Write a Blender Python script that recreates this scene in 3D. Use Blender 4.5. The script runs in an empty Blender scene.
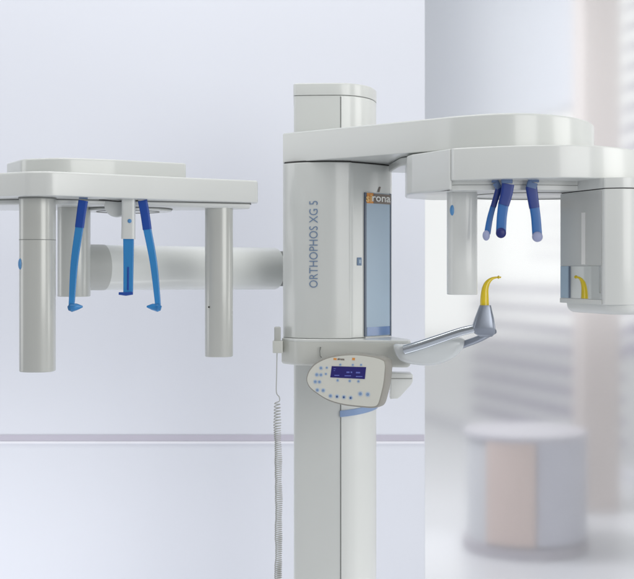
import bpy, bmesh, math, random
from mathutils import Vector, Matrix
random.seed(4)
sc = bpy.context.scene
COL = sc.collection
# ------------------------------------------------------------------ camera, world, lights
F = 1207.0          # focal length in photo pixels (photo is 634 wide)
HZ = 268.0          # horizon row
EYE = 1.5
cam_d = bpy.data.cameras.new('camera'); cam = bpy.data.objects.new('camera', cam_d); COL.objects.link(cam)
cam.location = (0, 0, EYE); cam.rotation_euler = (math.pi/2, 0, 0)
cam_d.sensor_fit = 'HORIZONTAL'; cam_d.sensor_width = 36; cam_d.lens = 36*F/634
cam_d.shift_y = -(289.5-HZ)/634
cam_d.clip_start = .05; cam_d.clip_end = 200
cam_d.dof.use_dof = True; cam_d.dof.focus_distance = 3.2; cam_d.dof.aperture_fstop = 6.0
sc.camera = cam

w = bpy.data.worlds.new('World'); sc.world = w; w.use_nodes = True
nt = w.node_tree; bgn = nt.nodes['Background']
tc = nt.nodes.new('ShaderNodeTexCoord'); sep = nt.nodes.new('ShaderNodeSeparateXYZ')
mr = nt.nodes.new('ShaderNodeMapRange')
nt.links.new(tc.outputs['Generated'], sep.inputs[0]); nt.links.new(sep.outputs['Y'], mr.inputs[0])
mr.inputs[1].default_value = -.6; mr.inputs[2].default_value = .9
mr.inputs[3].default_value = .25; mr.inputs[4].default_value = .85
nt.links.new(mr.outputs[0], bgn.inputs['Strength'])
bgn.inputs['Color'].default_value = (.955, .965, .96, 1)

def area(name, loc, target, sx, sy, power, col=(1, 1, 1)):
    l = bpy.data.lights.new(name, 'AREA'); l.shape = 'RECTANGLE'; l.size = sx; l.size_y = sy
    l.energy = power; l.color = col
    o = bpy.data.objects.new(name, l); COL.objects.link(o); o.location = loc
    o.rotation_euler = (Vector(target)-Vector(loc)).to_track_quat('-Z', 'Y').to_euler()
    return o
area('softbox_right', (5.4, 3.0, 2.2), (0, 3.3, 1.4), 2.2, 3.2, 62, (1, .995, .975))
area('softbox_left', (-3.9, 3.0, 1.9), (-.2, 3.4, 1.5), 1.6, 2.6, 22, (.97, .98, 1))
area('softbox_front', (3.3, -1.8, 2.6), (-.1, 3.4, 1.4), 3.8, 3.4, 130, (1, .998, .985))
area('back_room_fill', (-.4, 6.3, 3.0), (1.7, 8.6, .1), 1.2, 1.0, 48, (1, .99, 1))
area('softbox_top', (-.2, 2.4, 4.2), (0, 3.4, 1.5), 2.6, 1.6, 20, (1, 1, 1))
area('wall_fill', (-1.0, 3.4, 4.4), (-.9, 4.6, 1.7), 3.4, .5, 27, (.97, .98, 1))  # unseen lamp added to brighten the wall from above
area('wall_fill_low', (-1.0, 3.7, .1), (-.9, 4.6, 1.0), 3.4, .3, 8, (.97, .98, 1))  # unseen lamp added near the floor to lift the lower wall
area('header_fill', (-1.6, 7.2, 4.2), (1.8, 11.0, 3.2), 3.0, 1.6, 58, (1, 1, 1))  # unseen lamp added behind the wall to brighten the window header
sc.view_settings.view_transform = 'Standard'; sc.view_settings.look = 'None'
sc.view_settings.exposure = 0.20; sc.view_settings.gamma = 1
sc.render.engine = 'CYCLES'
sc.cycles.use_denoising = True
sc.cycles.max_bounces = 10; sc.cycles.transmission_bounces = 8; sc.cycles.transparent_max_bounces = 8
sc.cycles.sample_clamp_indirect = 6

# ------------------------------------------------------------------ materials
def mat(name, col, rough=.4, metal=0, coat=0, bump=0, bscale=300, trans=0, emis=0, ior=1.45, var=0.0, vscale=6, spec=.5):
    m = bpy.data.materials.new(name); m.use_nodes = True
    n = m.node_tree; b = n.nodes['Principled BSDF']
    b.inputs['Base Color'].default_value = (*col, 1); b.inputs['Roughness'].default_value = rough
    b.inputs['Metallic'].default_value = metal; b.inputs['Coat Weight'].default_value = coat
    b.inputs['Coat Roughness'].default_value = .12
    b.inputs['Transmission Weight'].default_value = trans; b.inputs['IOR'].default_value = ior
    b.inputs['Specular IOR Level'].default_value = spec
    if emis:
        b.inputs['Emission Color'].default_value = (*col, 1); b.inputs['Emission Strength'].default_value = emis
    t = n.nodes.new('ShaderNodeTexCoord')
    if var:
        ns = n.nodes.new('ShaderNodeTexNoise'); ns.inputs['Scale'].default_value = vscale; ns.inputs['Detail'].default_value = 4
        n.links.new(t.outputs['Object'], ns.inputs['Vector'])
        r = n.nodes.new('ShaderNodeMapRange'); r.inputs[3].default_value = 1-var; r.inputs[4].default_value = 1+var
        n.links.new(ns.outputs['Fac'], r.inputs[0])
        mx = n.nodes.new('ShaderNodeVectorMath'); mx.operation = 'SCALE'
        mx.inputs[0].default_value = col; n.links.new(r.outputs[0], mx.inputs['Scale'])
        n.links.new(mx.outputs[0], b.inputs['Base Color'])
        r2 = n.nodes.new('ShaderNodeMapRange'); r2.inputs[3].default_value = rough*.95; r2.inputs[4].default_value = rough*1.05
        n.links.new(ns.outputs['Fac'], r2.inputs[0]); n.links.new(r2.outputs[0], b.inputs['Roughness'])
    if bump:
        nb = n.nodes.new('ShaderNodeTexNoise'); nb.inputs['Scale'].default_value = bscale
        n.links.new(t.outputs['Object'], nb.inputs['Vector'])
        bn = n.nodes.new('ShaderNodeBump'); bn.inputs['Strength'].default_value = bump; bn.inputs['Distance'].default_value = .001
        n.links.new(nb.outputs['Fac'], bn.inputs['Height']); n.links.new(bn.outputs[0], b.inputs['Normal'])
    return m
M = dict(
    body=mat('body_lacquer', (.63, .648, .632), .28, coat=.4, var=.015, bump=.02, bscale=600),
    body2=mat('body_lacquer_light', (.675, .692, .676), .29, coat=.4, var=.015, bump=.02, bscale=600),
    post=mat('post_plastic', (.52, .53, .505), .28, metal=.10, coat=.35, var=.015, bump=.02, bscale=600),
    cover=mat('cover_plastic', (.59, .60, .565), .36, coat=.15, var=.015, bump=.02, bscale=600),
    gap=mat('dark_gap', (.05, .05, .05), .7, var=.1),
    seam=mat('seam_grey', (.22, .23, .22), .6, var=.1),
    letter=mat('letter_blue', (.17, .25, .38), .5, var=.05),
    glassblue=mat('status_window', (.39, .50, .61), .34, coat=.0, spec=.3, var=.02),
    windowblue=mat('window_blue', (.10, .20, .42), .2, coat=.4, var=.05),
    darkedge=mat('window_edge', (.09, .12, .18), .3, var=.05),
    orange=mat('logo_orange', (.72, .30, .07), .5, var=.05),
    brown=mat('logo_brown', (.20, .165, .14), .5, var=.05),
    white=mat('logo_white', (.8, .8, .78), .5, var=.02),
    black=mat('black', (.01, .01, .01), .4, var=.1),
    button=mat('button_blue', (.22, .33, .52), .4, var=.08, vscale=90),
    dot=mat('dot_blue', (.10, .28, .55), .35, var=.05),
    blue=mat('blue_plastic', (.05, .33, .72), .22, coat=.25, trans=.5, var=.04),
    bluedark=mat('blue_plastic_dark', (.012, .065, .34), .38, coat=.05, var=.06),
    bluegrey=mat('blue_clip', (.11, .18, .34), .4, coat=.05, var=.06),
    pale=mat('pale_pad', (.33, .36, .55), .5, var=.04),
    padnavy=mat('navy_pad', (.012, .02, .15), .45, var=.05),
    band=mat('blue_band', (.22, .32, .52), .4, coat=.2, var=.03),
    screen=mat('screen', (.018, .014, .16), .22, coat=.5, var=.05),
    pixel=mat('screen_text', (.10, .12, .38), .4, emis=.25),
    panel=mat('panel_face', (.68, .68, .62), .42, coat=.1, var=.01),
    chrome=mat('brushed_steel', (.56, .60, .65), .15, metal=1, var=.03, vscale=40),
    satin=mat('satin_grey', (.27, .30, .36), .3, metal=.55, coat=.2, var=.03),
    milky=mat('milky_plastic', (.63, .66, .67), .25, coat=.4, var=.02),
    yellow=mat('yellow_plastic', (.88, .66, .02), .28, coat=.4, trans=.15, var=.04),
    mirror=mat('mirror_window', (.66, .68, .70), .03, metal=1, var=.01),
    smoke=mat('smoked_cover', (.56, .57, .56), .2, metal=.25, coat=.6, var=.02),
    cord=mat('cord_grey', (.46, .47, .45), .5, var=.04),
)

# ------------------------------------------------------------------ helpers
def P(px, py, d): return Vector(((px-317)*d/F, d, EYE-(py-HZ)*d/F))
def XY(px, d): return Vector(((px-317)*d/F, d))
def S(px, d): return px*d/F

def link(name, bm, m, parent=None, bevel=0, seg=3, ang=35, smooth=True):
    me = bpy.data.meshes.new(name)
    bmesh.ops.recalc_face_normals(bm, faces=bm.faces)
    bm.to_mesh(me); bm.free()
    o = bpy.data.objects.new(name, me); COL.objects.link(o)
    me.materials.append(m)
    if smooth:
        for p in me.polygons: p.use_smooth = True
        me.set_sharp_from_angle(angle=math.radians(ang))
    if bevel:
        b = o.modifiers.new('bevel', 'BEVEL'); b.width = bevel; b.segments = seg; b.limit_method = 'ANGLE'
        b.angle_limit = math.radians(ang); b.harden_normals = True
    if parent: o.parent = parent; o.matrix_parent_inverse = Matrix.Translation(-world_loc(parent))
    return o
def world_loc(o):
    v = Vector(o.location)
    return v if o.parent is None or o.type == 'MESH' and v.length == 0 and o.parent is None else (v if o.parent is None else v + o.matrix_parent_inverse.translation + world_loc(o.parent))
def thing(name, label, cat, loc, group=None):
    o = bpy.data.objects.new(name, None); COL.objects.link(o); o.location = loc; o.empty_display_size = .1
    o['label'] = label; o['category'] = cat
    if group: o['group'] = group
    return o
def struct(o): o['kind'] = 'structure'; return o

def fillet(pts, n=7):
    """pts: [(x,y,r)] closed polygon -> rounded list of 2D points"""
    out = []; N = len(pts)
    for i in range(N):
        p = Vector(pts[i][:2]); r = pts[i][2] if len(pts[i]) > 2 else 0
        a = Vector(pts[i-1][:2]); b = Vector(pts[(i+1) % N][:2])
        u = (a-p); v = (b-p); lu, lv = u.length, v.length
        if r <= 0 or lu < 1e-6 or lv < 1e-6: out.append(p); continue
        u /= lu; v /= lv
        ang = math.acos(max(-1, min(1, u.dot(v))))
        if ang > math.pi-.02: out.append(p); continue
        t = min(r/math.tan(ang/2), lu*.49, lv*.49)
        p0 = p+u*t; p1 = p+v*t
        for k in range(n+1):
            s = k/n
            out.append((1-s)**2*p0+2*s*(1-s)*p+s*s*p1)
    return out
def catmull(pts, n=8, closed=False):
    out = []; N = len(pts); pts = [Vector(p) for p in pts]
    for i in range(N if closed else N-1):
        if closed: p0, p1, p2, p3 = pts[i-1], pts[i], pts[(i+1) % N], pts[(i+2) % N]
        else: p0, p1, p2, p3 = pts[max(i-1, 0)], pts[i], pts[i+1], pts[min(i+2, N-1)]
        for k in range(n):
            t = k/n
            out.append(.5*((2*p1)+(p2-p0)*t+(2*p0-5*p1+4*p2-p3)*t*t+(3*p1-p0-3*p2+p3)*t**3))
    if not closed: out.append(pts[-1])
    return out
def prism_bm(loop, z0, z1, bm=None):
    bm = bm or bmesh.new()
    a = [bm.verts.new((p[0], p[1], z0)) for p in loop]; b = [bm.verts.new((p[0], p[1], z1)) for p in loop]
    n = len(loop)
    for i in range(n): bm.faces.new((a[i], a[(i+1) % n], b[(i+1) % n], b[i]))
    bm.faces.new(a[::-1]); bm.faces.new(b)
    return bm
def plan(pts): return [(*XY(p[0], p[1]), p[2] if len(p) > 2 else 0) for p in pts]
def scale_loop(loop, k, kx=None):
    c = sum((Vector(p) for p in loop), Vector((0, 0)))/len(loop)
    return [c+(Vector(p)-c)*k for p in loop]
def inset_loop(loop, d):
    """move every point inward by d along the averaged normal"""
    n = len(loop); area_ = sum(loop[i][0]*loop[(i+1) % n][1]-loop[(i+1) % n][0]*loop[i][1] for i in range(n))
    s = 1 if area_ > 0 else -1; out = []
    for i in range(n):
        a, b = Vector(loop[i-1]), Vector(loop[(i+1) % n]); t = (b-a)
        if t.length < 1e-9: out.append(Vector(loop[i])); continue
        t.normalize(); out.append(Vector(loop[i])+Vector((-t.y, t.x))*s*d)
    return out
def loft_bm(rings, bm=None):
    """rings: list of equal-length lists of 3D points; closed rings, capped"""
    bm = bm or bmesh.new()
    vs = [[bm.verts.new(p) for p in r] for r in rings]; n = len(rings[0])
    for j in range(len(vs)-1):
        for i in range(n): bm.faces.new((vs[j][i], vs[j][(i+1) % n], vs[j+1][(i+1) % n], vs[j+1][i]))
    bm.faces.new(vs[0][::-1]); bm.faces.new(vs[-1])
    return bm
def soft_prism(loop, z0, z1, rb=.008, rt=.008, n=5):
    """prism whose bottom and top rims are rounded by an inset loft"""
    rings = []
    for k in range(n+1):
        a = math.pi/2*k/n
        rings.append([(p[0], p[1], z0+rb*(1-math.sin(a))) for p in inset_loop(loop, rb*(1-math.cos(a)))])
    rings = rings[::-1]; rings = sorted(rings, key=lambda r: r[0][2])
    rings = [[(p[0], p[1], z0+rb*(1-math.cos(math.pi/2*k/n))) for p in inset_loop(loop, rb*(1-math.sin(math.pi/2*k/n)))] for k in range(n+1)]
    rings += [[(p[0], p[1], z1-rt*(1-math.sin(math.pi/2*k/n))) for p in inset_loop(loop, rt*(1-math.cos(math.pi/2*k/n)))] for k in range(n+1)]
    return loft_bm(rings)
def cplan(*items):
    """mix of corner points and ('c', [pts]) smooth runs, all in (px, depth)"""
    out = []
    for it in items:
        if it[0] == 'c': out += [(v.x, v.y) for v in catmull([XY(*p) for p in it[1]], 8)]
        else: out.append(tuple(XY(*it)))
    res = [Vector(out[0])]
    for p in out[1:]:
        if (Vector(p)-res[-1]).length > 1e-5: res.append(Vector(p))
    return res
def cyl_bm(c, r, z0, z1, n=48, bm=None):
    return prism_bm([(c[0]+r*math.cos(2*math.pi*i/n), c[1]+r*math.sin(2*math.pi*i/n)) for i in range(n)], z0, z1, bm)
def sweep_bm(path, rads, n=20, flat=1.0, up=Vector((0, 1, 0)), sq=False, bm=None):
    """sweep an ellipse (r, r*flat along up) or a rounded rectangle along a path"""
    rings = []; N = len(path)
    for i in range(N):
        t = (path[min(i+1, N-1)]-path[max(i-1, 0)]).normalized()
        s = t.cross(up).normalized(); u = s.cross(t).normalized(); r = rads[i]; ring = []
        for k in range(n):
            a = 2*math.pi*(k+.5)/n; ca, sa = math.cos(a), math.sin(a)
            if sq:
                e = .35; ca = math.copysign(abs(ca)**e, ca); sa = math.copysign(abs(sa)**e, sa)
            rr = r if not isinstance(r, tuple) else r[0]; rf = r*flat if not isinstance(r, tuple) else r[1]
            ring.append(path[i]+s*rr*ca+u*rf*sa)
        rings.append(ring)
    return loft_bm(rings, bm)
def box_bm(x0, x1, y0, y1, z0, z1, bm=None):
    return prism_bm([(x0, y0), (x1, y0), (x1, y1), (x0, y1)], z0, z1, bm)
def ball_bm(c, rx, ry, rz, bm=None):
    bm = bm or bmesh.new()
    bmesh.ops.create_uvsphere(bm, u_segments=20, v_segments=12, radius=1, matrix=Matrix.Translation(c) @ Matrix.Diagonal((rx, ry, rz, 1)))
    return bm
def text_mesh(name, body, size, m, parent, matrix, extrude=.0003, bold=0, wrap=None):
    cu = bpy.data.curves.new(name, 'FONT'); cu.body = body; cu.size = size; cu.extrude = extrude
    cu.align_x = 'CENTER'; cu.align_y = 'CENTER'; cu.offset = bold; cu.resolution_u = 3
    tmp = bpy.data.objects.new(name, cu); COL.objects.link(tmp)
    dg = bpy.context.evaluated_depsgraph_get(); me = bpy.data.meshes.new_from_object(tmp.evaluated_get(dg))
    bpy.data.objects.remove(tmp); bpy.data.curves.remove(cu)
    me.transform(matrix)
    if wrap:
        for v in me.vertices: v.co = wrap(v.co)
    me.name = name; me.materials.clear(); me.materials.append(m)
    o = bpy.data.objects.new(name, me); COL.objects.link(o)
    o.parent = parent; o.matrix_parent_inverse = Matrix.Translation(-world_loc(parent))
    return o

# ------------------------------------------------------------------ the place
WD = 4.6
wall_m = mat('wall_paint', (.71, .73, .795), .6, var=.012, vscale=1.2, bump=.03, bscale=200)
wx1 = S(425-317, WD)
wall = struct(link('wall', box_bm(-6, wx1, WD, WD+.12, 0, 4.2), wall_m, bevel=.002, seg=1))
rail_m = mat('rail_grey', (.52, .50, .58), .5, var=.02)
zt = EYE-(434.8-HZ)*WD/F; zb = EYE-(440.8-HZ)*WD/F
struct(link('wall_rail', box_bm(-6, wx1-.003, WD-.004, WD+.01, zb, zt), rail_m))
lip_m = mat('rail_lip', (.82, .82, .88), .5, var=.02)
struct(link('wall_rail_lip', box_bm(-6, wx1-.003, WD-.005, WD+.01, zb-.010, zb-.001), lip_m))
floor_m = mat('floor_vinyl', (.66, .67, .71), .35, var=.03, vscale=1.5, coat=.1)
struct(link('floor', box_bm(-14, 14, -3, 26, -.05, 0), floor_m))

# satin glass partition that starts where the wall ends
gm = bpy.data.materials.new('satin_glass'); gm.use_nodes = True
b = gm.node_tree.nodes['Principled BSDF']
b.inputs['Base Color'].default_value = (.97, .98, .985, 1); b.inputs['Transmission Weight'].default_value = 1
b.inputs['Roughness'].default_value = .125; b.inputs['IOR'].default_value = 1.35
nz = gm.node_tree.nodes.new('ShaderNodeTexNoise'); nz.inputs['Scale'].default_value = 2
r_ = gm.node_tree.nodes.new('ShaderNodeMapRange'); r_.inputs[3].default_value = .132; r_.inputs[4].default_value = .142
gm.node_tree.links.new(nz.outputs['Fac'], r_.inputs[0]); gm.node_tree.links.new(r_.outputs[0], b.inputs['Roughness'])
gp = link('glass_partition', box_bm(wx1+.002, wx1+3.4, WD+.05, WD+.062, .012, 4.1), gm)
gp['label'] = 'satin glass partition beside the pale wall, blurring the room behind it'; gp['category'] = 'partition'

# pillar
pil_m = mat('pillar_plaster', (.55, .505, .495), .6, var=.02)
pd = 7.4
struct(link('pillar', box_bm(S(583-317, pd), S(620-317, pd), pd, pd+.3, 0, 4.6), pil_m, bevel=.01))
# window wall behind: posts, header, blinds
A = Vector((S(418-317, 12.2), 12.2)); B = Vector((S(690-317, 7.9), 7.9)); AB = (B-A); L = AB.length; U = AB/L; Nn = Vector((U.y, -U.x))
def strip(a0, a1, off, t): 
    p = A+U*a0+Nn*off; q = A+U*a1+Nn*off
    return [p, q, q-Nn*t, p-Nn*t]
hd_m = mat('header_paint', (.70, .73, .80), .6, var=.02)
struct(link('window_header', prism_bm(strip(-.3, L*.76, 0, .12), 2.75, 4.6), hd_m))
struct(link('window_plinth', prism_bm(strip(-.3, L+.6, 0, .12), 0, .06), mat('plinth_paint', (.72, .72, .76), .6, var=.02)))
slat_m = mat('blind_slat', (.36, .34, .43), .5, var=.03)
def blind(name, label, a0, a1, z0, z1, pitch, wdt, tilt):
    bm = bmesh.new(); z = z0; 
    dn = Vector((-Nn.x, -Nn.y))
    while z < z1:
        c, s = math.cos(tilt)*wdt/2, math.sin(tilt)*wdt/2
        p, q = A+U*a0, A+U*a1
        pts = []
        for (e, h) in ((-c, -s), (c, s)):
            for pt in (p, q): pts.append((pt.x+dn.x*(e+.25), pt.y+dn.y*(e+.25), z+h))
        for dz in (0,):
            v = [bm.verts.new(x) for x in (pts[0], pts[1], pts[3], pts[2])]
            v2 = [bm.verts.new((x[0], x[1], x[2]+.004)) for x in (pts[0], pts[1], pts[3], pts[2])]
            for i in range(4): bm.faces.new((v[i], v[(i+1) % 4], v2[(i+1) % 4], v2[i]))
            bm.faces.new(v[::-1]); bm.faces.new(v2)
        z += pitch
    o = link(name, bm, slat_m, smooth=False); o['label'] = label; o['category'] = 'blind'; o['group'] = 'slatted blinds on the window wall'
    return o
blind('window_blind', 'slatted blind with grey slats behind the round cabinet', L*.16, L*.74, .16, 1.35, .165, .095, .62)
blind('window_blind', 'slatted blind beyond the pillar at the right edge', L*.74, L*1.05, .9, 4.6, .15, .12, .75)
blind('window_blind', 'pale upper slatted blind between ring arm and pillar', L*.42, L*.76, 1.6, 2.7, .13, .05, .35)

# round cabinet
cd = 6.5
cab = thing('round_cabinet', 'low round cabinet with pink beige and grey panels behind the glass', 'cabinet', (S(525-317, cd), cd, 0))
cc = (S(525-317, cd), cd); cr = S(60, cd)
ctop = EYE-(431-HZ)*cd/F
def arc_wall(a0, a1, r0, r1, z0, z1):
    n = 24; loop = [(cc[0]+r1*math.cos(math.radians(a0+(a1-a0)*i/n)), cc[1]+r1*math.sin(math.radians(a0+(a1-a0)*i/n))) for i in range(n+1)]
    loop += [(cc[0]+r0*math.cos(math.radians(a1+(a0-a1)*i/n)), cc[1]+r0*math.sin(math.radians(a1+(a0-a1)*i/n))) for i in range(n+1)]
    return prism_bm(loop, z0, z1)
link('body', cyl_bm(cc, cr*.96, .06, ctop-.02), mat('cab_white', (.62, .63, .66), .4, var=.02), cab)
link('panel', arc_wall(222, 270, cr*.965, cr, .07, ctop-.02), mat('cab_beige', (.66, .555, .52), .5, var=.05), cab)
link('panel', arc_wall(271, 352, cr*.965, cr, .07, ctop-.02), mat('cab_grey', (.54, .54, .60), .5, var=.05), cab)
link('top', cyl_bm(cc, cr*1.02, ctop-.019, ctop+.01), mat('cab_top', (.55, .54, .59), .4, var=.02), cab, bevel=.004)
link('base', cyl_bm(cc, cr*1.03, 0.001, .058), mat('cab_base', (.48, .46, .50), .5, var=.05), cab, bevel=.004)

# ------------------------------------------------------------------ the x-ray machine
colx = XY(335, 3.72)
mach = thing('dental_xray_machine', 'pale grey panoramic dental x-ray machine with column, ring head and side arm', 'x-ray machine', (colx.x, colx.y, 0))

# --- column
cpl = cplan(('c', [(293.8, 3.612), (298, 3.603), (318, 3.598), (341, 3.597), (354, 3.610), (365, 3.645), (372, 3.69), (376, 3.755), (376, 3.80)]), (373, 3.85), (297, 3.85), (294, 3.84))
Zc = EYE+.552-(3.6-3.6)
ztop = EYE+(HZ-83)*3.6/F; zseam = EYE+(HZ-95.2)*3.6/F
col = link('column', prism_bm(cpl, .03, zseam-.0015), M['body'], mach, bevel=.0015, seg=2)
cap = link('column_cap', soft_prism(inset_loop(cpl, -.0012), zseam, ztop, .0015, .004), M['body'], mach)
link('floor_plate', soft_prism(fillet(plan([(270, 3.40, .03), (400, 3.40, .03), (395, 3.9, .03), (275, 3.9, .03)])), .001, .03, .001, .006), M['body2'], mach)
# right-hand cover sheet of the column, 3 mm proud of it
def front_y(loop, x):
    best = None; n = len(loop)
    for i in range(n):
        a, b2 = loop[i], loop[(i+1) % n]
        if (a[0]-x)*(b2[0]-x) <= 0 and abs(a[0]-b2[0]) > 1e-9:
            t = (x-a[0])/(b2[0]-a[0]); y = a[1]+(b2[1]-a[1])*t
            best = y if best is None else min(best, y)
    return best
def skin_panel(loop, xs, off, z0, z1, t=.004):
    """thin sheet following the front of a plan loop between xs values"""
    pts = [Vector((x, front_y(loop, x))) for x in xs]; fr = []
    for i in range(len(pts)):
        tg = (pts[min(i+1, len(pts)-1)]-pts[max(i-1, 0)]).normalized(); nn = Vector((tg.y, -tg.x))
        fr.append((pts[i]+nn*off, pts[i]+nn*(off-t)))
    lp = [f[0] for f in fr]+[f[1] for f in fr][::-1]
    return prism_bm(lp, z0, z1)
def lin(a, b, n): return [a+(b-a)*i/(n-1) for i in range(n)]
x341, x376 = XY(341, 3.6).x, XY(375, 3.70).x
link('cover_panel', skin_panel(cpl, lin(x341, x376, 16), .0035, .035, zseam-.004), M['body2'], col, bevel=.0015, seg=2)
link('seam', skin_panel(cpl, lin(x341-.0026, x341-.0002, 3), .0006, .036, zseam-.0045, .003), M['seam'], col)
zb0 = EYE-(417-HZ)*3.59/F; zb1 = EYE-(410.5-HZ)*3.59/F
bb = skin_panel(cpl, lin(x341-.004, x376+.0, 18), .010, zb0, zb1, .006)
for v in bb.verts: v.co.z += ((v.co.x-x341)/(x376-x341))**1.0*.010
link('blue_band', bb, M['band'], col, bevel=.0015)

# --- swivel arm on top
arm_pts = [(283, 3.452), (430, 3.115), (462, 3.045), (500, 3.0), (535, 3.01), (565, 3.06), (588, 3.16), (594, 3.28), (588, 3.40), (560, 3.50), (500, 3.555), (392, 3.585), (284, 3.585)]
radii = [.004, .25, .2, .2, .2, .12, .08, .08, .08, .1, .3, .3, .004]
armloop = cplan((283, 3.452), ('c', [(360, 3.270), (430, 3.115), (462, 3.050), (500, 3.005), (535, 3.01), (565, 3.06), (584, 3.14), (594, 3.26), (588, 3.40), (562, 3.49), (500, 3.555), (392, 3.588)]), (284, 3.588))
AZ0, AZ1 = EYE+.301, EYE+.386
arm = link('swivel_arm', soft_prism(armloop, AZ0, AZ1, .002, .006), M['body'], mach)
hub = fillet(plan([(388, 3.50, .03), (400, 3.28, .1), (450, 3.05, .15), (520, 3.03, .15), (575, 3.12, .15), (570, 3.42, .15), (500, 3.50, .1), (420, 3.54, .05)]))
link('pivot_plate', prism_bm(hub, AZ0-.024, AZ0-.0015), M['body2'], arm, bevel=.004)

# --- carriage
car_pts = [(283, 3.445, .004), (296, 3.392, .05), (320, 3.377, .3), (350, 3.392, .004), (352.5, 3.413, .003), (363, 3.438, .004), (391, 3.52, .012), (392, 3.585, .004), (283.5, 3.585, .004)]
carloop = cplan(('c', [(283, 3.455), (284.5, 3.438), (295, 3.408), (310, 3.388), (330, 3.378), (349.5, 3.386)]), (351, 3.389), (352.6, 3.402), ('c', [(354, 3.405), (363, 3.428), (377, 3.468), (388, 3.508), (391, 3.53), (391.5, 3.56)]), (392, 3.588), (283.5, 3.588))
CZ0, CZ1 = EYE-(338.2-HZ)*3.40/F, AZ0-.004
car = link('carriage', prism_bm(carloop, CZ0, CZ1), M['body'], mach, bevel=.002, seg=2, ang=50)
link('shadow_gap', prism_bm(inset_loop(carloop, .004), CZ1-.001, AZ0+.001), M['gap'], car)
def strip_on(loop, p0, p1, dd, off, z0, z1, m, name, parent, t=.004, bevel=0, n=8):
    return link(name, skin_panel(loop, lin(XY(p0, dd).x, XY(p1, dd).x, n), off, z0, z1, t), m, parent, bevel=bevel)
def Zat(py, d): return EYE-(py-HZ)*d/F
win = strip_on(carloop, 364.6, 389.6, 3.48, .0035, Zat(335.5, 3.48), Zat(193.5, 3.48), M['glassblue'], 'status_window', car, .006, .0008)
strip_on(carloop, 363.6, 365.2, 3.455, .0045, Zat(336, 3.46), Zat(193, 3.455), M['darkedge'], 'window_edge', car)
strip_on(carloop, 388.9, 390.0, 3.52, .0045, Zat(336, 3.52), Zat(194, 3.52), M['darkedge'], 'window_edge', car)
strip_on(carloop, 365.4, 389.2, 3.48, .0045, Zat(335, 3.48), Zat(326.5, 3.48), M['windowblue'], 'window_foot', car)
strip_on(carloop, 363.8, 390.0, 3.48, .0048, Zat(337.6, 3.48), Zat(336.2, 3.48), M['white'], 'window_sill', car)
lb = strip_on(carloop, 365.3, 371.9, 3.47, .0050, Zat(203.8, 3.47), Zat(193.6, 3.47), M['orange'], 'logo_plate', car)
lb2 = strip_on(carloop, 372.0, 389.7, 3.49, .0050, Zat(204.2, 3.49), Zat(194.4, 3.49), M['brown'], 'logo_plate', car)
def wrap_car(off):
    def f(c):
        y0, y1 = front_y(carloop, c.x-.002), front_y(carloop, c.x+.002); k = math.sqrt(1+((y1-y0)/.004)**2)
        return Vector((c.x, front_y(carloop, c.x)-off*k+c.y*k, c.z))
    return f
def T(x, z, rot=0):   # text lying in the XZ plane, reading along +X; y kept as small thickness
    return Matrix.Translation((x, 0, z)) @ Matrix.Rotation(rot, 4, 'Y') @ Matrix.Rotation(math.pi/2, 4, 'X')
q = XY(378, 3.48).x
text_mesh('logo_letters', 'rona', .0305, M['white'], car, T(XY(380.7, 3.5).x, Zat(199.0, 3.5)), .0003, .0006, wrap_car(.0062))
text_mesh('logo_letters', 'si', .0305, mat('logo_gold', (.85, .55, .22), .5, var=.02), car, T(XY(368.6, 3.47).x, Zat(199.0, 3.47)), .0003, .0008, wrap_car(.0062))
bm = bmesh.new(); y_ = 3.49
loop = [P(377.6, 192.2, 3.48), P(379.4, 192.2, 3.48), P(380.9, 187.0, 3.48), P(379.5, 187.0, 3.48)]
fs = [bm.verts.new((v.x, front_y(carloop, v.x)-.003, v.z)) for v in loop]; bk = [bm.verts.new((v.x, front_y(carloop, v.x)+.002, v.z)) for v in loop]
for i in range(4): bm.faces.new((fs[i], fs[(i+1) % 4], bk[(i+1) % 4], bk[i]))
bm.faces.new(fs); bm.faces.new(bk[::-1])
link('accent_mark', bm, M['brown'], car)
strip_on(carloop, 356.8, 361.2, 3.425, .0022, Zat(265.5, 3.425), Zat(257.5, 3.425), M['letter'], 'button', car, .003, .0008)
strip_on(carloop, 358.2, 360.2, 3.425, .0030, Zat(263.3, 3.425), Zat(259.7, 3.425), M['glassblue'], 'button_mark', car, .003)
text_mesh('lettering', 'ORTHOPHOS XG 5', .0345, M['letter'], car, T(XY(314.0, 3.38).x, Zat(244.2, 3.38), -math.pi/2) @ Matrix.Diagonal((.83, 1, 1, 1)), .0003, -.0001, wrap_car(.0012))

# --- ceph arm (round tube) to the left
def arm_ring(c, ax, r, n=48):
    s = ax.cross(Vector((0, 0, 1))).normalized(); u = Vector((0, 0, 1))
    return [c+s*r*math.cos(2*math.pi*k/n)+u*r*math.sin(2*math.pi*k/n) for k in range(n)]
c0 = P(84, 267.5, 3.40); c1 = P(275, 268.4, 3.72)
c0.z = EYE+.002; c1.z = EYE-.002
ax = (c1-c0).normalized(); R0 = .0642
def ring_at(p, off, r): return arm_ring(p+ax*off, ax, r)
ca = link('side_arm', loft_bm([ring_at(c0, 0, R0), ring_at(c1, -.004, R0), ring_at(c1, -.001, R0-.001), ring_at(c1, 0, R0-.004)]), M['body2'], mach)
link('arm_joint', loft_bm([ring_at(c1, -.002, R0-.010), ring_at(c1, .10, R0-.010)]), M['seam'], ca)
link('arm_shade_sleeve', loft_bm([ring_at(c0, -.02, R0+.0008), ring_at(c0, .058, R0+.0008), ring_at(c0, .060, R0-.001)]), mat('sleeve_shade_grey', (.46, .47, .45), .45, var=.03), ca)  # darker sleeve colour stands in for the post's shadow on the arm

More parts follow.
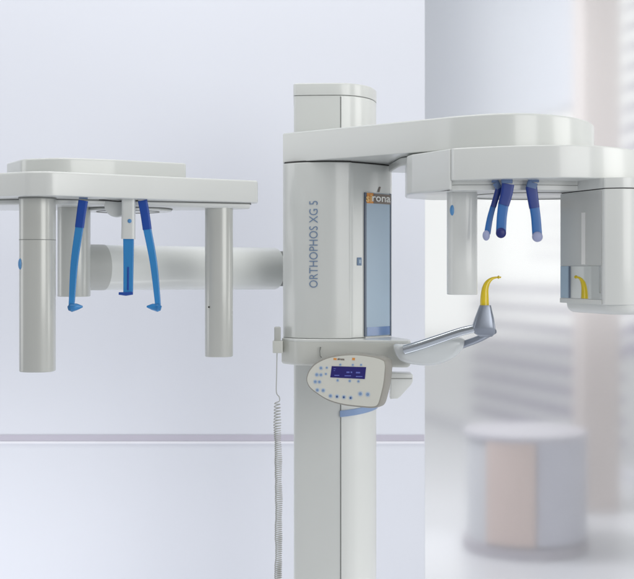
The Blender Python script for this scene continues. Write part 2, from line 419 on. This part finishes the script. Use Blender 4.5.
# --- ceph head
cz0, cz1 = EYE+.177, EYE+.237
head = fillet(plan([(-75, 3.12, .08), (-20, 3.035, .1), (28, 2.955, .05), (52, 2.952, .05), (150, 3.10, .3), (257.5, 3.268, .008), (258, 3.32, .01), (240, 3.39, .03), (150, 3.43, .2), (40, 3.43, .2), (-75, 3.43, .1)]), 8)
ceph = link('side_head', soft_prism(head, cz0, cz1, .003, .006), M['body2'], mach)
tray = cplan((-75, 3.22), ('c', [(-20, 3.13), (20, 3.09), (50, 3.085), (90, 3.12), (150, 3.185), (200, 3.235), (250, 3.29)]), ('c', [(250, 3.33), (215, 3.385), (160, 3.405), (90, 3.41), (0, 3.41)]), (-75, 3.41))
link('underside_tray', soft_prism(tray, cz0-.015, cz0+.001, .006, .0005), M['body2'], ceph)
link('tray_gap', prism_bm(inset_loop(tray, -.003), cz0-.003, cz0+.0005), M['seam'], ceph)
topd = fillet(plan([(7, 3.20, .01), (22, 3.08, .06), (60, 3.04, .1), (110, 3.09, .2), (186, 3.21, .01), (184, 3.38, .05), (10, 3.38, .05)]), 8)
link('top_plate', soft_prism(topd, cz1-.001, EYE+.279, .001, .006), M['body'], ceph)
# rotating disc below with fine dark ring lines
dc = XY(128, 3.305)
link('disc', cyl_bm(dc, .118, cz0-.023, cz0-.016, 64), M['body2'], ceph, bevel=.002)
def ring_bm(c, r, z, t=.0018, n=72):
    bm = bmesh.new(); path = []
    v = [[bm.verts.new((c[0]+(r+t*math.cos(b_))*math.cos(a), c[1]+(r+t*math.cos(b_))*math.sin(a), z+t*math.sin(b_))) for b_ in (0, 1.57, 3.14, 4.71)] for a in [2*math.pi*i/n for i in range(n)]]
    for i in range(n):
        for j in range(4): bm.faces.new((v[i][j], v[(i+1) % n][j], v[(i+1) % n][(j+1) % 4], v[i][(j+1) % 4]))
    return bm
link('ring_line', ring_bm(dc, .120, cz0-.0165), M['seam'], ceph)
link('ring_line', ring_bm(dc, .085, cz0-.0235, .001), M['seam'], ceph)
# three hanging posts
def post(pxc, d, wpx, ytop_z, ybot, m, seam=None, sq=1.0, parent=ceph, name='post', depth=None):
    r = S(wpx/2, d); c = XY(pxc, d)
    n = 56; loop = []
    for i in range(n):
        a = 2*math.pi*i/n; ca_, sa_ = math.cos(a), math.sin(a)
        e = sq; loop.append((c.x+r*math.copysign(abs(ca_)**e, ca_), c.y+(depth or r)*math.copysign(abs(sa_)**e, sa_)))
    o = link(name, soft_prism(loop, Zat(ybot, d), ytop_z, .003, .0005), m, parent)
    if seam: link('seam', prism_bm(inset_loop(loop, -.0003), Zat(seam+.35, d), Zat(seam-.35, d)), M['seam'], o)
    return o, loop
p1, l1 = post(37.5, 3.04, 35, cz0-.0005, 371.2, M['post'], sq=.8)
link('post_seam', prism_bm(inset_loop(l1, -.0003), Zat(239.9, 3.0), Zat(239.2, 3.0)), M['seam'], ceph)
p2, l2 = post(74, 3.24, 32, cz0-.0005, 296.6, M['post'], sq=.8)
p3, l3 = post(219, 3.30, 28, cz0-.0005, 356.4, M['post'], sq=.8)
link('post_collar', prism_bm(inset_loop(l1, -.002), cz0-.004, cz0), M['seam'], ceph)
bl = ball_bm(Vector((l1[0][0], 0, 0)), 1, 1, 1); bl.free()
cpt = XY(22.3, 3.03); link('button', ball_bm(Vector((cpt.x, front_y(l1, cpt.x), Zat(264, 3.02))), .0055, .006, .0140), M['dot'], ceph)
cpt = XY(210, 3.30); bm = bmesh.new()
bmesh.ops.create_cone(bm, cap_ends=True, segments=20, radius1=.0022, radius2=.0022, depth=.006, matrix=Matrix.Translation((cpt.x, front_y(l3, cpt.x)-.0005, Zat(307, 3.27))) @ Matrix.Rotation(math.pi/2, 4, 'X'))
link('pin_hole', bm, M['black'], ceph)
# ear rods
def ribbon(name, pts, m, parent, thick=.006, wtop=None):
    path = [P(a, b2, d) for a, b2, d, wv in pts]; ws = [S(wv/2, d) for a, b2, d, wv in pts]
    pp = catmull([(*p, wv) for p, wv in zip(path, ws)], 6)
    return link(name, sweep_bm([Vector(v[:3]) for v in pp], [(v[3], thick/2) for v in pp], n=24, sq=True), m, parent, ang=40)
def ear(sgn, top, kn, mid, low, d, foot):
    o = ribbon('ear_rod', [(kn[0], kn[1], d, 8.2), (mid[0], mid[1], d, 7.4), (low[0], low[1], d, 6.0), (foot[0], foot[1], d, 5.4)], M['blue'], ceph, .010)
    ribbon('clip', [(top[0]+sgn*.3, 194, d, 9.0), (top[0], 199, d, 8.5)], M['bluegrey'], o, .010)
    ribbon('upper_sleeve', [(top[0], 200.6, d, 9.4), ((top[0]+kn[0])/2, 213, d, 9.0), (kn[0], kn[1]+.5, d, 8.8)], M['bluedark'], o, .014)
    ft = sweep_bm([P(foot[0]-sgn*3.0, foot[1]-.6, d), P(foot[0], foot[1]-1.4, d), P(foot[0]+sgn*6, foot[1]-2.2, d), P(foot[0]+sgn*11.5, foot[1]-2.4, d)], [.006, .0115, .0085, .0022], 18)
    link('ear_plug', ft, M['blue'], o)
    return o
ear(1, (83.3, 197), (79.5, 227), (74.5, 262), (72, 300), 3.04, (71.2, 309))
ear(-1, (142.5, 197), (147.3, 229), (153.5, 262), (157.4, 298), 3.125, (158.2, 309))
# nasal support
ns_ = ribbon('nasal_support', [(128.6, 197, 3.11, 13.2), (128.6, 218, 3.11, 13.2), (128.4, 239, 3.11, 13.6)], M['body2'], ceph, .026)
link('dot', ball_bm(P(129.6, 221, 3.096), .0052, .002, .0052), M['dot'], ns_)
ribbon('blade', [(128.6, 238.5, 3.11, 10.8), (128.5, 266, 3.11, 10.2), (128.2, 294, 3.11, 9.8)], M['blue'], ns_, .006)
ribbon('slot', [(128.2, 267, 3.1065, 1.8), (128.0, 290, 3.1065, 1.8)], M['bluedark'], ns_, .003)
ft = sweep_bm([P(118.8, 293.5, 3.10), P(126, 294.0, 3.10), P(132.8, 293.2, 3.10)], [.0035, .005, .004], 14); link('foot', ft, M['bluedark'], ns_)
bm = bmesh.new(); bmesh.ops.create_cone(bm, cap_ends=True, segments=48, radius1=.031, radius2=.031, depth=.03, matrix=Matrix.Translation(P(117, 205.5, 3.15)) @ Matrix.Rotation(math.pi/2, 4, 'X'))
link('pivot_knob', bm, M['body2'], ceph, bevel=.004)
link('pivot_rod', sweep_bm([P(99, 199.8, 3.12), P(118, 201.4, 3.125), P(138, 200.6, 3.115)], [.0018, .0018, .0018], 10), M['gap'], ceph)

# --- rotating unit under the swivel arm
DZ0, DZ1 = EYE+.2155, EYE+.2945
dish = cplan((451.2, 2.975), ('c', [(453.5, 2.966), (475, 2.938), (505, 2.908), (540, 2.887), (572, 2.885), (605, 2.915), (636, 3.01), (656, 3.13), (660, 3.26), (648, 3.38), (600, 3.46)]), (452, 3.44))
rot = link('rotating_unit', soft_prism(dish, DZ0, DZ1, .003, .004), M['body2'], mach)
BZ0 = EYE+.192
blk = fillet(plan([(407, 3.17, .02), (412, 3.125, .03), (451, 2.973, .004), (456, 3.05, 0), (470, 3.42, .02), (430, 3.42, .04), (405, 3.33, .04)]), 8)
link('end_block', soft_prism(blk, BZ0, DZ1-.0005, .006, .003), M['body2'], rot)
tr = cplan((452, 2.990), ('c', [(456, 2.985), (500, 2.975), (545, 2.985), (580, 3.0), (610, 2.985), (634, 3.06), (650, 3.2), (640, 3.34), (600, 3.40)]), (453, 3.40))
link('lower_body', soft_prism(tr, BZ0, DZ0+.001, .002, .0005), M['body2'], rot)
# ring lines on the underside
uc = XY(530, 3.22)
link('ring_line', ring_bm(uc, .16, BZ0-.0005, .0012), M['seam'], rot)
link('body_seam', prism_bm(inset_loop(tr, -.0006), BZ0+.0125, BZ0+.0137), M['seam'], rot)
# sensor post
r_p, sl = post(462, 3.09, 30, BZ0, 294.6, M['body2'], sq=.75, parent=rot, name='sensor_post')
cpt = XY(452.3, 3.06); link('button', ball_bm(Vector((cpt.x, front_y(sl, cpt.x), Zat(210.3, 3.06))), .0065, .004, .0135), M['dot'], rot)
# tube head
TZ = Zat(303.5, 3.0)
tub = fillet(plan([(560.5, 3.075, .003), (602.5, 2.895, .004), (604, 2.885, .01), (625, 2.868, .06), (655, 2.90, .06), (678, 3.0, .06), (676, 3.18, .06), (640, 3.25, .06), (580, 3.22, .03), (562, 3.14, .01)]), 8)
th = link('tube_head', soft_prism(tub, TZ, BZ0-.003, .002, .001), M['body2'], rot)
link('top_gap', prism_bm(inset_loop(tub, .003), BZ0-.0035, BZ0+.003), M['gap'], rot)
link('head_collar', soft_prism(inset_loop(tub, .0006), BZ0-.0005, DZ0+.0005, .001, .0005), M['body2'], rot)
bowl = fillet(plan([(566, 3.06, .02), (606, 2.895, .03), (626, 2.872, .06), (655, 2.905, .06), (676, 3.0, .06), (674, 3.17, .06), (640, 3.24, .06), (585, 3.20, .05)]), 8)
link('bottom_bowl', soft_prism(bowl, TZ-.024, TZ+.004, .022, .0005), M['body2'], rot)
# reflecting covers on the tube head's inner face
f0, f1 = XY(560.5, 3.075), XY(602.5, 2.895); tg = (f1-f0).normalized(); nn = Vector((tg.y, -tg.x))
if nn.x > 0: nn = -nn
def face_sheet(s0, s1, z0, z1, off, t=.003):
    a = f0+(f1-f0)*s0; b2 = f0+(f1-f0)*s1
    return prism_bm([a+nn*off, b2+nn*off, b2+nn*(off-t), a+nn*(off-t)], z0, z1)
zmid = Zat(266, 3.0); 
link('smoked_cover', face_sheet(.01, .985, zmid+.001, BZ0-.006, .0015), M['smoke'], rot, bevel=.0005)
link('reflection_strip', face_sheet(.53, .62, Zat(264.5, 3.0), Zat(213, 3.0), .0024), M['white'], rot, bevel=.0005)  # pale strip standing in for a bright reflection in the cover
link('mirror_window', face_sheet(.01, .985, Zat(298.5, 3.0), zmid, .0016), M['mirror'], rot, bevel=.0005)
link('window_rim', face_sheet(.0, .99, Zat(303.3, 3.0), Zat(298.8, 3.0), .002), M['body2'], rot, bevel=.0005)
# temple supports
tmid = mat('temple_blue', (.02, .15, .46), .3, coat=.2, trans=.2, var=.04)
tdark = mat('temple_navy', (.010, .035, .22), .36, coat=.1, var=.05)
def temple(pieces, tip, d, tipm, tr_, clip):
    o = ribbon('temple_support', [(a, b2, d, wv) for a, b2, wv in pieces[1]], tmid, mach, .006)
    ribbon('upper_section', [(a, b2, d-.001, wv) for a, b2, wv in pieces[0]], tdark, o, .009)
    link('pad', ball_bm(P(tip[0], tip[1], d-.004), S(tr_, d), .006, S(5.2, d)), tipm, o)
    for c in clip: ribbon('clip', [(c[0], c[1], d, c[4]), (c[2], c[3], d, c[4])], M['bluegrey'], o, .012)
temple(([(531.2, 186.5, 11.5), (532.5, 196, 11), (534.4, 208, 10.2)], [(534.4, 207, 9.8), (536, 219, 9.6), (537.2, 236, 9.8)]), (537.4, 236.8), 2.955, M['pale'], 5.4, [(533.7, 175, 533.4, 182.2, 10.8), (532.5, 182.5, 531, 188, 10.6)])
temple(([(508, 184, 12.5), (506.5, 194, 11.8), (503.5, 205, 11)], [(503.5, 204, 10.6), (501.8, 217, 10), (501, 232, 10)]), (501, 233), 2.945, M['padnavy'], 5.2, [(507, 175, 506.8, 183.4, 11)])
temple(([(499.2, 187, 6.6), (496.5, 196, 6.0), (493.2, 207, 5.6)], [(493.2, 206, 5.4), (489.8, 219, 6.0), (487.2, 234, 6.4)]), (486.2, 235.5), 2.965, M['pale'], 3.7, [(495, 175, 495, 182.6, 6.6), (495.6, 182.6, 499, 188.5, 6.4)])

# --- lower shelf arm
SZ1, SZ0 = CZ0-.0008, Zat(364.6, 3.41)
shl = fillet(plan([(281.5, 3.432, .006), (297, 3.372, .05), (345, 3.345, .2), (392, 3.31, .15), (410, 3.295, .02), (411, 3.36, .03), (392, 3.50, .05), (386, 3.585, .01), (282.5, 3.585, .006)]), 8)
shelf = link('shelf_arm', soft_prism(shl, SZ0, SZ1-.008, .010, .001), M['cover'], mach)
link('shelf_lip', soft_prism(inset_loop(shl, .0015), SZ1-.0078, SZ1, .0005, .003), M['body2'], shelf)
# hook-shaped mark on shelf front
bm = sweep_bm([P(320.6, 347, 3.352), P(319.8, 351, 3.352), P(320.2, 356, 3.352), P(321.6, 357.5, 3.352)], [.0022, .0012, .0012, .0018], 8); link('hook_mark', bm, M['seam'], shelf)
# boat-shaped cup below the rails
def front_shape(pts, d, t, n=6, closed_smooth=True):
    loop = catmull([P(a, b2, d) for a, b2 in pts], n, True) if closed_smooth else [P(a, b2, d) for a, b2 in pts]
    return loop
def pillow(pts, d, t, rnd, m, name, parent, smooth=True, seg=5, shift=Vector((0, 0, 0))):
    """outline in the front view, given real thickness t and rounded rims"""
    base = front_shape(pts, d, t, 6, smooth); lp = [(v.x, v.z) for v in base]
    rad = max((Vector(p)-sum((Vector(q) for q in lp), Vector((0, 0)))/len(lp)).length for p in lp)
    rings = []
    for k in range(seg+1):
        a = math.pi/2*k/seg; ins = scale_loop(lp, 1-rnd*(1-math.sin(a))/rad)
        rings.append([(p[0]+shift.x*(-.5), d-t/2+rnd*(1-math.cos(a)), p[1]) for p in ins])
    for k in range(seg+1):
        a = math.pi/2*(1-k/seg); ins = scale_loop(lp, 1-rnd*(1-math.sin(a))/rad)
        rings.append([(p[0], d+t/2-rnd*(1-math.cos(a)), p[1]) for p in ins])
    rings2 = [rings[0]]
    for r in rings[1:]:
        rings2.append(r)
    return link(name, loft_bm(rings2), m, parent, ang=40)
pillow([(394, 345), (396, 355), (403, 361.5), (420, 365.0), (436, 364.3), (450, 359), (460, 351), (464.5, 342), (461, 337.5), (447, 338), (425, 343), (404, 344)], 3.27, .085, .028, M['milky'], 'handle_cup', shelf)
def tube(name, pts, rs, m, parent, n=24, flat=1.0):
    pp = catmull([(*P(*p), r) for p, r in zip(pts, rs)], 8)
    return link(name, sweep_bm([Vector(v[:3]) for v in pp], [v[3] for v in pp], n, flat=flat), m, parent, ang=45)
h1 = tube('handle_rail', [(405, 349.8, 3.222), (420, 345.3, 3.20), (440, 338.6, 3.175), (462, 331.3, 3.15), (483, 326.6, 3.13)], [.0125, .0125, .0120, .0112, .0105], M['chrome'], shelf)
tube('rail_collar', [(477, 327.8, 3.135), (482.5, 326.6, 3.13)], [.0122, .0122], M['satin'], h1)
tube('handle_rail', [(459, 345.8, 3.26), (466, 343.6, 3.25), (480, 338.4, 3.21), (494, 331.0, 3.16)], [.0105, .0098, .0092, .0085], M['satin'], shelf)
tube('rail_collar', [(457.5, 345.9, 3.262), (461.5, 345.2, 3.256)], [.0118, .0118], M['milky'], h1)
# bite block holder
hb = []
def rect_ring(cx, cy, d, wpx, dep, n=24):
    r = []
    for k in range(n):
        a = 2*math.pi*(k+.5)/n; c, s = math.cos(a), math.sin(a); e = .45
        r.append(P(cx, cy, d)+Vector((S(wpx/2, d)*math.copysign(abs(c)**e, c), dep/2*math.copysign(abs(s)**e, s), 0)))
    return r
hold = link('bite_holder', loft_bm([rect_ring(485.8, 336.6, 3.14, 12, .020), rect_ring(484.6, 333.5, 3.14, 20, .038), rect_ring(483.6, 327, 3.14, 22.8, .044), rect_ring(484.3, 318, 3.14, 18.6, .038), rect_ring(485.0, 308, 3.14, 12.6, .030), rect_ring(485.2, 305.2, 3.14, 11.0, .026)]), M['satin'], shelf, ang=50)
tube('bite_block', [(484.6, 307, 3.14), (484.6, 297, 3.14), (485.2, 289, 3.14), (487.4, 283, 3.14), (491.5, 279, 3.14), (496, 277.5, 3.14), (501, 277.3, 3.14)], [.0118, .0108, .0090, .0070, .0042, .0026, .0022], M['yellow'], shelf, flat=.8)
link('bite_tip', ball_bm(P(498.5, 277.2, 3.14), .0028, .006, .0046), M['yellow'], shelf)
# small white cup behind the control panel
cup = pillow([(390, 372.0), (410.5, 372.6), (412.3, 374.5), (412, 380.5), (410.5, 383.5), (400, 395), (397, 397.5), (390, 398)], 3.36, .06, .004, M['body2'], 'cup', shelf, smooth=False)
link('seam', prism_bm([(v.x, v.y) for v in (P(388, 378, 3.3288), P(412.1, 378, 3.3288), P(412.1, 378, 3.39), P(388, 378, 3.39))], Zat(378.9, 3.33), Zat(378.3, 3.33)), M['seam'], shelf)

# --- control panel
pa = math.radians(24); p0 = P(346, 381, 3.24)
nrm = Vector((math.sin(pa), math.cos(pa), 0))      # points into the panel
def PP(px, py, off=0):
    ray = (P(px, py, 1.0)-Vector((0, 0, EYE))); o0 = Vector((0, 0, EYE))
    t = (p0-o0).dot(nrm)/ray.dot(nrm); return o0+ray*t-nrm*off
outl = [(305.9, 378), (309, 369.5), (316.5, 362.0), (331, 356), (352.5, 353.6), (372, 355.6), (383.5, 359.2), (386.2, 364), (386, 373), (384.6, 384.5), (382, 396), (379, 405), (374, 408), (362, 407.6), (343, 405.3), (326.8, 400.3), (312.6, 391.2), (307.3, 385)]
U3 = Vector((nrm.y, -nrm.x, 0)); W3 = Vector((0, 0, 1))
front = catmull([PP(a, b2) for a, b2 in outl], 6, True)
fl = [((v-p0).dot(U3), v.z-p0.z) for v in front]
rings = []
for ins, dep in ((.0035, 0), (.0012, .0012), (0, .004), (-.001, .02), (0.0, .045), (.003, .052), (.012, .056)):
    rings.append([p0+U3*a[0]+W3*a[1]+nrm*dep for a in inset_loop(fl, ins)])
pan = link('control_panel', loft_bm(rings), mat('panel_shell', (.31, .30, .27), .4, var=.02), mach, ang=40)
link('face_plate', loft_bm([[p0+U3*a[0]+W3*a[1]-nrm*.0008 for a in inset_loop(fl, .0045)], [p0+U3*a[0]+W3*a[1]+nrm*.001 for a in inset_loop(fl, .0040)]]), M['panel'], pan, ang=40)
def quad_on(name, corners, m, off, parent=pan, t=.0015):
    a = [PP(x, y, off) for x, y in corners]; bm = loft_bm([[v for v in a], [v+nrm*t for v in a]]); return link(name, bm, m, parent, smooth=False)
def c8(x, y): return (290+x/5.283, 340+y/5.283)
scr = quad_on('screen', [c8(222, 138), c8(403, 143), c8(396, 206), c8(214, 197)], M['screen'], .0018)
for (x, y, w_, h_) in ((232, 150, 12, 3), (232, 160, 8, 3), (300, 166, 16, 8), (322, 166, 8, 8), (350, 168, 22, 8), (236, 184, 26, 5), (290, 186, 34, 5), (350, 190, 34, 5)):
    quad_on('screen_text', [c8(x, y), c8(x+w_, y+.3), c8(x+w_, y+h_), c8(x, y+h_)], M['pixel'], .0022)
def disc_on(name, x, y, rx, ry, m, off, t=.0015, n=20):
    cx, cy = c8(x, y); k = 1/5.283
    a = [PP(cx+rx*k*math.cos(2*math.pi*i/n), cy+ry*k*math.sin(2*math.pi*i/n), off) for i in range(n)]
    return link(name, loft_bm([a, [v+nrm*t for v in a]]), m, pan, ang=40)
halo = mat('button_ring', (.50, .58, .68), .4, var=.03)
icon = mat('icon_navy', (.04, .08, .22), .5, var=.05)
for i, (x, y, r) in enumerate([(165, 148, 10), (143, 183, 11), (165, 184, 10), (135, 220, 11), (157, 221, 10), (146, 264, 11), (177, 266, 11), (215, 295, 11), (250, 298, 11), (286, 301, 11), (322, 305, 11), (373, 284, 13), (412, 287, 13), (253, 213, 8), (317, 216, 8), (363, 218, 8), (267, 130, 7), (333, 131, 7), (377, 131, 7), (196, 146, 7), (191, 179, 7)]):
    bt = disc_on('button', x, y, r, r*1.08, halo, .0016)
    if r > 9 or i < 13: disc_on('button_icon', x, y, r*.56, r*.60, M['button'], .0024)
    else: disc_on('button_icon', x, y, r*.6, r*.6, M['button'], .0024)
    if i in (8, 9, 10, 7): quad_on('button_mark', [c8(x-2, y-4), c8(x+3, y-2), c8(x+4, y+5), c8(x-4, y+5)], icon if i != 7 else M['button'], .0030)
quad_on('logo_plate', [c8(231, 95), c8(247, 95.5), c8(247, 106), c8(231, 105)], M['orange'], .0016)
quad_on('logo_plate', [c8(330, 94), c8(344, 94.5), c8(343, 107), c8(329, 106)], M['orange'], .0016)
RM = Matrix.Translation(PP(*c8(270, 101), .0014)) @ Matrix((( U3.x, 0, -nrm.x, 0), (U3.y, 0, -nrm.y, 0), (0, 1, 0, 0), (0, 0, 0, 1)))
text_mesh('logo_letters', 'sirona', .0082, M['brown'], pan, RM, .0003, .0002)

# ------------------------------------------------------------------ hand switch on coiled cord
hs = thing('hand_switch', 'small grey exposure switch hanging left of the shelf on a coiled cord', 'switch', P(277.4, 350, 3.40))
hol = link('holder', soft_prism(fillet([(*XY(272.6, 3.40), .006), (*XY(282.8, 3.40), .004), (*XY(283, 3.45), .004), (*XY(272.8, 3.45), .006)]), Zat(353.2, 3.40), Zat(341.2, 3.40), .002, .001), M['cover'], hs)
link('switch_body', soft_prism(fillet([(*XY(274.2, 3.41), .005), (*XY(280.8, 3.41), .005), (*XY(280.8, 3.438), .005), (*XY(274.2, 3.438), .005)]), Zat(341.4, 3.40), Zat(327.2, 3.40), .0005, .004), M['cord'], hs)
cpts = [P(277, 353, 3.42), P(276.6, 375, 3.42), P(276.4, 392, 3.42), P(279.2, 397, 3.42), P(279.4, 401, 3.41), P(276.0, 402.5, 3.42)]
pp = catmull(cpts, 8)
# coil continues down: pitch widens near the top
coil = []; z = Zat(402.5, 3.42); turns = 0; ang = math.pi
zend = .42; cx0 = P(277.2, 400, 3.42).x
while z > zend:
    f = min(1, (Zat(402.5, 3.42)-z)/.10); pitch = .0105-.0048*f
    ang += 2*math.pi/12; z -= pitch/12
    xo = (Zat(402.5, 3.42)-z)/.5*.004
    rr = .0092+.0007*math.sin(z*61)+.0004*math.sin(z*173); xo += .0016*math.sin(z*9)+.0006*math.sin(z*47)
    coil.append(Vector((cx0+xo+rr*math.cos(ang), 3.42+rr*math.sin(ang), z+.0012*math.cos(ang)+.0008*math.sin(z*83))))
path = pp+coil
link('coiled_cord', sweep_bm(path, [.0015]*len(path), 6, up=Vector((0, .01, 1)) if False else Vector((.3, .9, .1))), M['cord'], hs)
